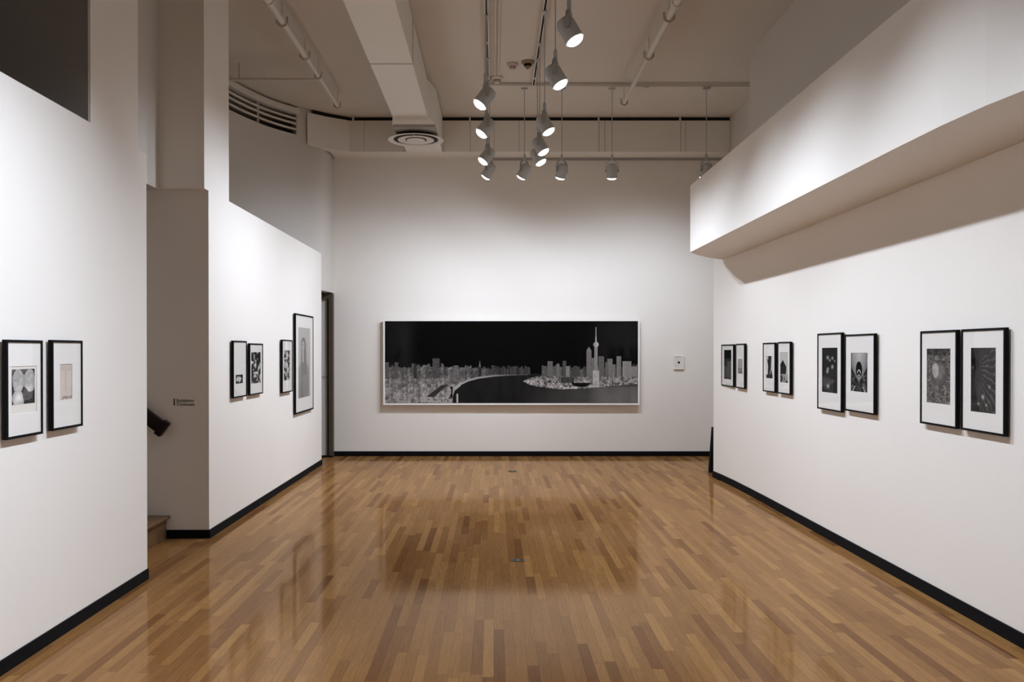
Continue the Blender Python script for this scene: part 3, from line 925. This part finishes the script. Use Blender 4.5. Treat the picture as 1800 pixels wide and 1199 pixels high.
# detectors and the conduit
def detector(px, py, r, label, mat, big=False, rec=None):
    Y = (CZ-EYE)*F/(VY-py); X = (px-VX)/F*Y
    t = empty('smoke_detector', (X, Y, CZ), label, 'smoke detector')
    bm = bmesh.new(); lathe(bm, [(r, 0), (r, -0.018), (r*.82, -0.03), (r*.80, -0.034)], 28); obj('base', bm, mat, t, True)
    bm = bmesh.new(); lathe(bm, [(r*.6, -0.034), (r*.58, -0.055), (r*.36, -0.058)], 28); obj('chamber', bm, M['dark'] if big else M['seam'], t, True)
    bm = bmesh.new(); lathe(bm, [(r*.40, -0.058), (r*.36, -0.082 if big else -0.072), (r*.12, -0.095 if big else -0.08)], 24); obj('sensor_cap', bm, mat, t, True)
    return t
detector(901, 113, .069, 'smaller pale pinkish smoke detector on the ceiling, left of the dark one', M['pink_det'])
detector(927.5, 109, .077, 'larger brownish smoke detector on the ceiling with a dark base', M['beige_det'], True)
detector(873.5, 137, .084, 'white smoke detector at the end of the twin ceiling conduits', M['metal_white'])
Yd = (CZ-EYE)*F/(VY-137)
cn = empty('ceiling_conduit', (0.03, 6, CZ), 'pair of thin white conduits along the ceiling ending at a detector', 'conduit')
for x in (0.02, 0.060):
    bm = bmesh.new(); tube(bm, (x-0.003, 0.5, CZ-0.011), (x-0.003, Yd-0.03, CZ-0.011), 0.009, 8)
    ch(obj('tube', bm, M['metal_white'], None, True), cn)

# ------------------------------------------------------------------ lighting tracks
TZ = 5.015
TLX, TRX, TCY = -0.075, 0.510, 11.02
def track_x(x, y0, y1, label):
    t = empty('lighting_track', (x, (y0+y1)/2, TZ), label, 'lighting track')
    bm = bmesh.new()
    bx(bm, x-0.022, x-0.010, y0, y1, TZ, CZ-0.002); bx(bm, x+0.010, x+0.022, y0, y1, TZ, CZ-0.002)
    ch(obj('rail', bm, M['metal_white']), t)
    ch(obj('slot', box(x-0.010, x+0.010, y0, y1, TZ+0.012, CZ-0.002), M['dark']), t)
    y = y0+1.2
    while y < y1:
        ch(obj('joiner', box(x-0.010, x+0.010, y, y+0.05, TZ+0.001, TZ+0.012), M['metal_white']), t)
        y += 1.22
track_x(TLX, -1.5, TCY-0.03, 'left one of two long slotted lighting tracks on the ceiling')
track_x(TRX, -1.5, TCY-0.03, 'right one of two long slotted lighting tracks on the ceiling')
t = empty('lighting_track', (1.7, TCY, TZ), 'crosswise lighting track spanning to the right wall above the far lamps', 'lighting track')
SK = 0.010
bm = bmesh.new(); sweep(bm, [(-0.08, TCY, TZ+0.022), (3.485, TCY, TZ+0.006)], 0.016, 0.016)
ch(obj('rail', bm, M['metal_white']), t)
for x in (1.95, 2.75):
    ch(obj('joiner', box(x, x+0.05, TCY-0.005, TCY+0.022, TZ-0.02, TZ-0.009), M['metal_white']), t)

# ------------------------------------------------------------------ lamps
RB = 0.069
bm = bmesh.new()
lathe(bm, [(0.036, 0.090), (0.050, 0.086), (RB, 0.052), (RB, -0.066)], 32)
ME_body = mesh('housing', bm, M['lamp'], True)
bm = bmesh.new()
lathe(bm, [(RB+0.001, -0.066), (RB+0.005, -0.070), (RB+0.005, -0.086), (RB-0.006, -0.088), (RB-0.006, -0.0665)], 32, None, False)
ME_rim = mesh('rim', bm, M['lamp'], True)
bm = bmesh.new()
lathe(bm, [(RB-0.007, -0.078), (RB-0.009, -0.090), (RB-0.014, -0.100), (RB-0.026, -0.108), (0.02, -0.114), (0.001, -0.115)], 32)
ME_lens = mesh('lens', bm, M['lens'], True)
# yoke: hangs from the socket, pivots on local y
arc = [(0, -(RB+0.010), -0.012), (0, -(RB+0.010), 0.060)] + [(0, -(RB+0.010)*math.cos(q), 0.060+0.078*math.sin(q)) for q in np.linspace(0.15, math.pi-0.15, 13)] + [(0, RB+0.010, 0.060), (0, RB+0.010, -0.012)]
def yoke_mesh():
    bm = bmesh.new()
    rings = []
    P = [Vector(p) for p in arc]
    for i, p in enumerate(P):
        tt = (P[min(i+1, len(P)-1)]-P[max(i-1, 0)]).normalized()
        n = Vector((1, 0, 0)).cross(tt)
        rings.append([bm.verts.new(p+Vector((1, 0, 0))*a_*0.0145+n*b2*0.002) for a_, b2 in ((-1, -1), (1, -1), (1, 1), (-1, 1))])
    for a_, b2 in zip(rings[:-1], rings[1:]):
        for q in range(4):
            j = (q+1) % 4; bm.faces.new((a_[q], a_[j], b2[j], b2[q]))
    bm.faces.new(rings[0]); bm.faces.new(rings[-1][::-1])
    return mesh('yoke', bm, M['yoke'])
ME_yoke = yoke_mesh()
bm = bmesh.new()
tube(bm, (0, RB+0.002, 0), (0, RB+0.022, 0), 0.011, 12)
ME_knob = mesh('pivot_knob', bm, M['seam'], True)
bm = bmesh.new()
lathe(bm, [(0.015, 0.136), (0.017, 0.140), (0.017, 0.205), (0.009, 0.215), (0.006, 0.22)], 16)
ME_sock = mesh('socket', bm, M['lamp'], True)
def stem_me(z0, z1):
    bm = bmesh.new(); tube(bm, (0, 0, z0), (0, 0, z1), 0.0055, 8)
    return mesh('stem', bm, M['lamp'], True)
bm = bmesh.new(); bx(bm, -0.019, 0.019, -0.045, 0.045, -0.022, 0.0)
ME_adapt = mesh('track_adapter', bevel(bm, 0.004, 1), M['lamp'])
bm = bmesh.new(); bx(bm, -0.045, 0.045, -0.019, 0.019, -0.022, 0.0)
ME_adapt_x = mesh('track_adapter', bevel(bm, 0.004, 1), M['lamp'])

def spot_data(w, angle, blend):
    l = bpy.data.lights.new('lamp_light', 'SPOT')
    l.energy = w; l.color = SPOT_COL
    l.spot_size = math.radians(angle); l.spot_blend = blend
    l.shadow_soft_size = 0.035
    return l

STEMS = {}
def lamp(x, y, zp, axis, label, group, cross=False, w=1.0, angle=114, blend=1.0, tz=None):
    """zp = pivot height; axis = beam direction"""
    tz = TZ if tz is None else tz
    t = empty('track_lamp', (x, y, zp), label, 'spotlight', group)
    ax = Vector(axis).normalized()
    # yaw of yoke: pivot axis (local y) perpendicular to the horizontal beam direction
    yaw = math.atan2(ax.y, ax.x)
    ry = Matrix.Rotation(yaw, 4, 'Z')
    tilt = math.atan2(math.hypot(ax.x, ax.y), -ax.z)      # from straight down
    head = ry @ Matrix.Rotation(-tilt, 4, 'Y')
    for nm, me in (('housing', ME_body), ('rim', ME_rim), ('lens', ME_lens)):
        o = link(nm, me, None, t); o.matrix_local = head
    for nm, me in (('yoke', ME_yoke), ('socket', ME_sock)):
        o = link(nm, me, None, t); o.matrix_local = ry
    for s in (0, math.pi):
        o = link('pivot_knob', ME_knob, None, t); o.matrix_local = ry @ Matrix.Rotation(s, 4, 'Z')
    key = round(tz-zp, 3)
    if key not in STEMS:
        STEMS[key] = stem_me(0.218, tz-zp-0.02)
    link('stem', STEMS[key], None, t)
    o = link('track_adapter', ME_adapt_x if cross else ME_adapt, None, t); o.location = (0, 0, tz-zp)
    ld = spot_data(SPOT_W*w, angle, blend)
    lo = bpy.data.objects.new('lamp_light', ld); C.objects.link(lo); lo.parent = t
    lo.matrix_local = head @ Matrix.Translation((0, 0, -0.15))
    return t

AR = (.47, -.12, -.87)
AL = (-.58, -.12, -.79)
ord_r = ['large nearest lamp of the right row, hanging from the ceiling track', 'second nearest lamp of the right hanging row, aimed right',
         'middle lamp of the right hanging row, aimed right', 'fourth lamp of the right row, overlapping the farthest one',
         'farthest lamp of the right row, partly behind the fourth']
for (px, py, Y), lb in zip(((1000, 54, 6.08), (976, 134, 7.08), (959, 219, 8.59), (949, 256, 9.47), (944, 275, 9.99)), ord_r):
    p = at(px, py, Y)
    lamp(p.x if Y < 6.5 else TRX, Y, 3.885, AR, lb, 'hanging lamps aimed at the right wall', w=1.08 if Y < 8 else 0.8, angle=105)
ord_l = ['nearest lamp of the left hanging row, aimed at the left wall', 'second lamp of the left hanging row, its stem behind the first',
         'third lamp of the left hanging row, above the farthest one', 'farthest lowest lamp of the left hanging row']
for Y, lb in zip((7.68, 8.70, 9.96, 10.80), ord_l):
    if Y > 10.5:
        lamp(-0.055, Y, 3.885, (-.52, .34, -.80), lb, 'hanging lamps aimed at the left wall', w=1.0, angle=120)
    else:
        lamp(TLX, Y, 3.885, AL, lb, 'hanging lamps aimed at the left wall', w=1.0)
# the same tracks go on over the camera and carry more of these lamps
for Y in (2.9, 4.5):
    lamp(TRX, Y, 3.885, AR, 'lamp of the right row overhead, above the camera', 'lamps overhead', w=0.95, angle=103)
for Y in (2.5, 3.7, 4.7):
    lamp(TLX, Y, 3.885, (-.58, -.22, -.79), 'lamp of the left row overhead, above the camera', 'lamps overhead', w=1.5, angle=100)
ord_c = ['lamp aimed at the far wall, leftmost of the cross track', 'lamp aimed at the far wall, second from left on the cross track',
         'lamp aimed at the far wall, hanging alone third from left on the cross track', 'lamp aimed at the far wall, half hidden behind the right bulkhead']
for px, lb, ax in zip((922, 987.5, 1075.5, 1241), ord_c, ((-.50, .42, -.85), (-.22, .38, -.9), (.02, .38, -.9), (-.2, .45, -.85))):
    x = (px-VX)/F*TCY
    lamp(x, TCY, 3.93, ax, lb, 'cross track lamps aimed at the far wall', cross=True, w=0.60, angle=140, blend=1.0, tz=TZ-0.016)
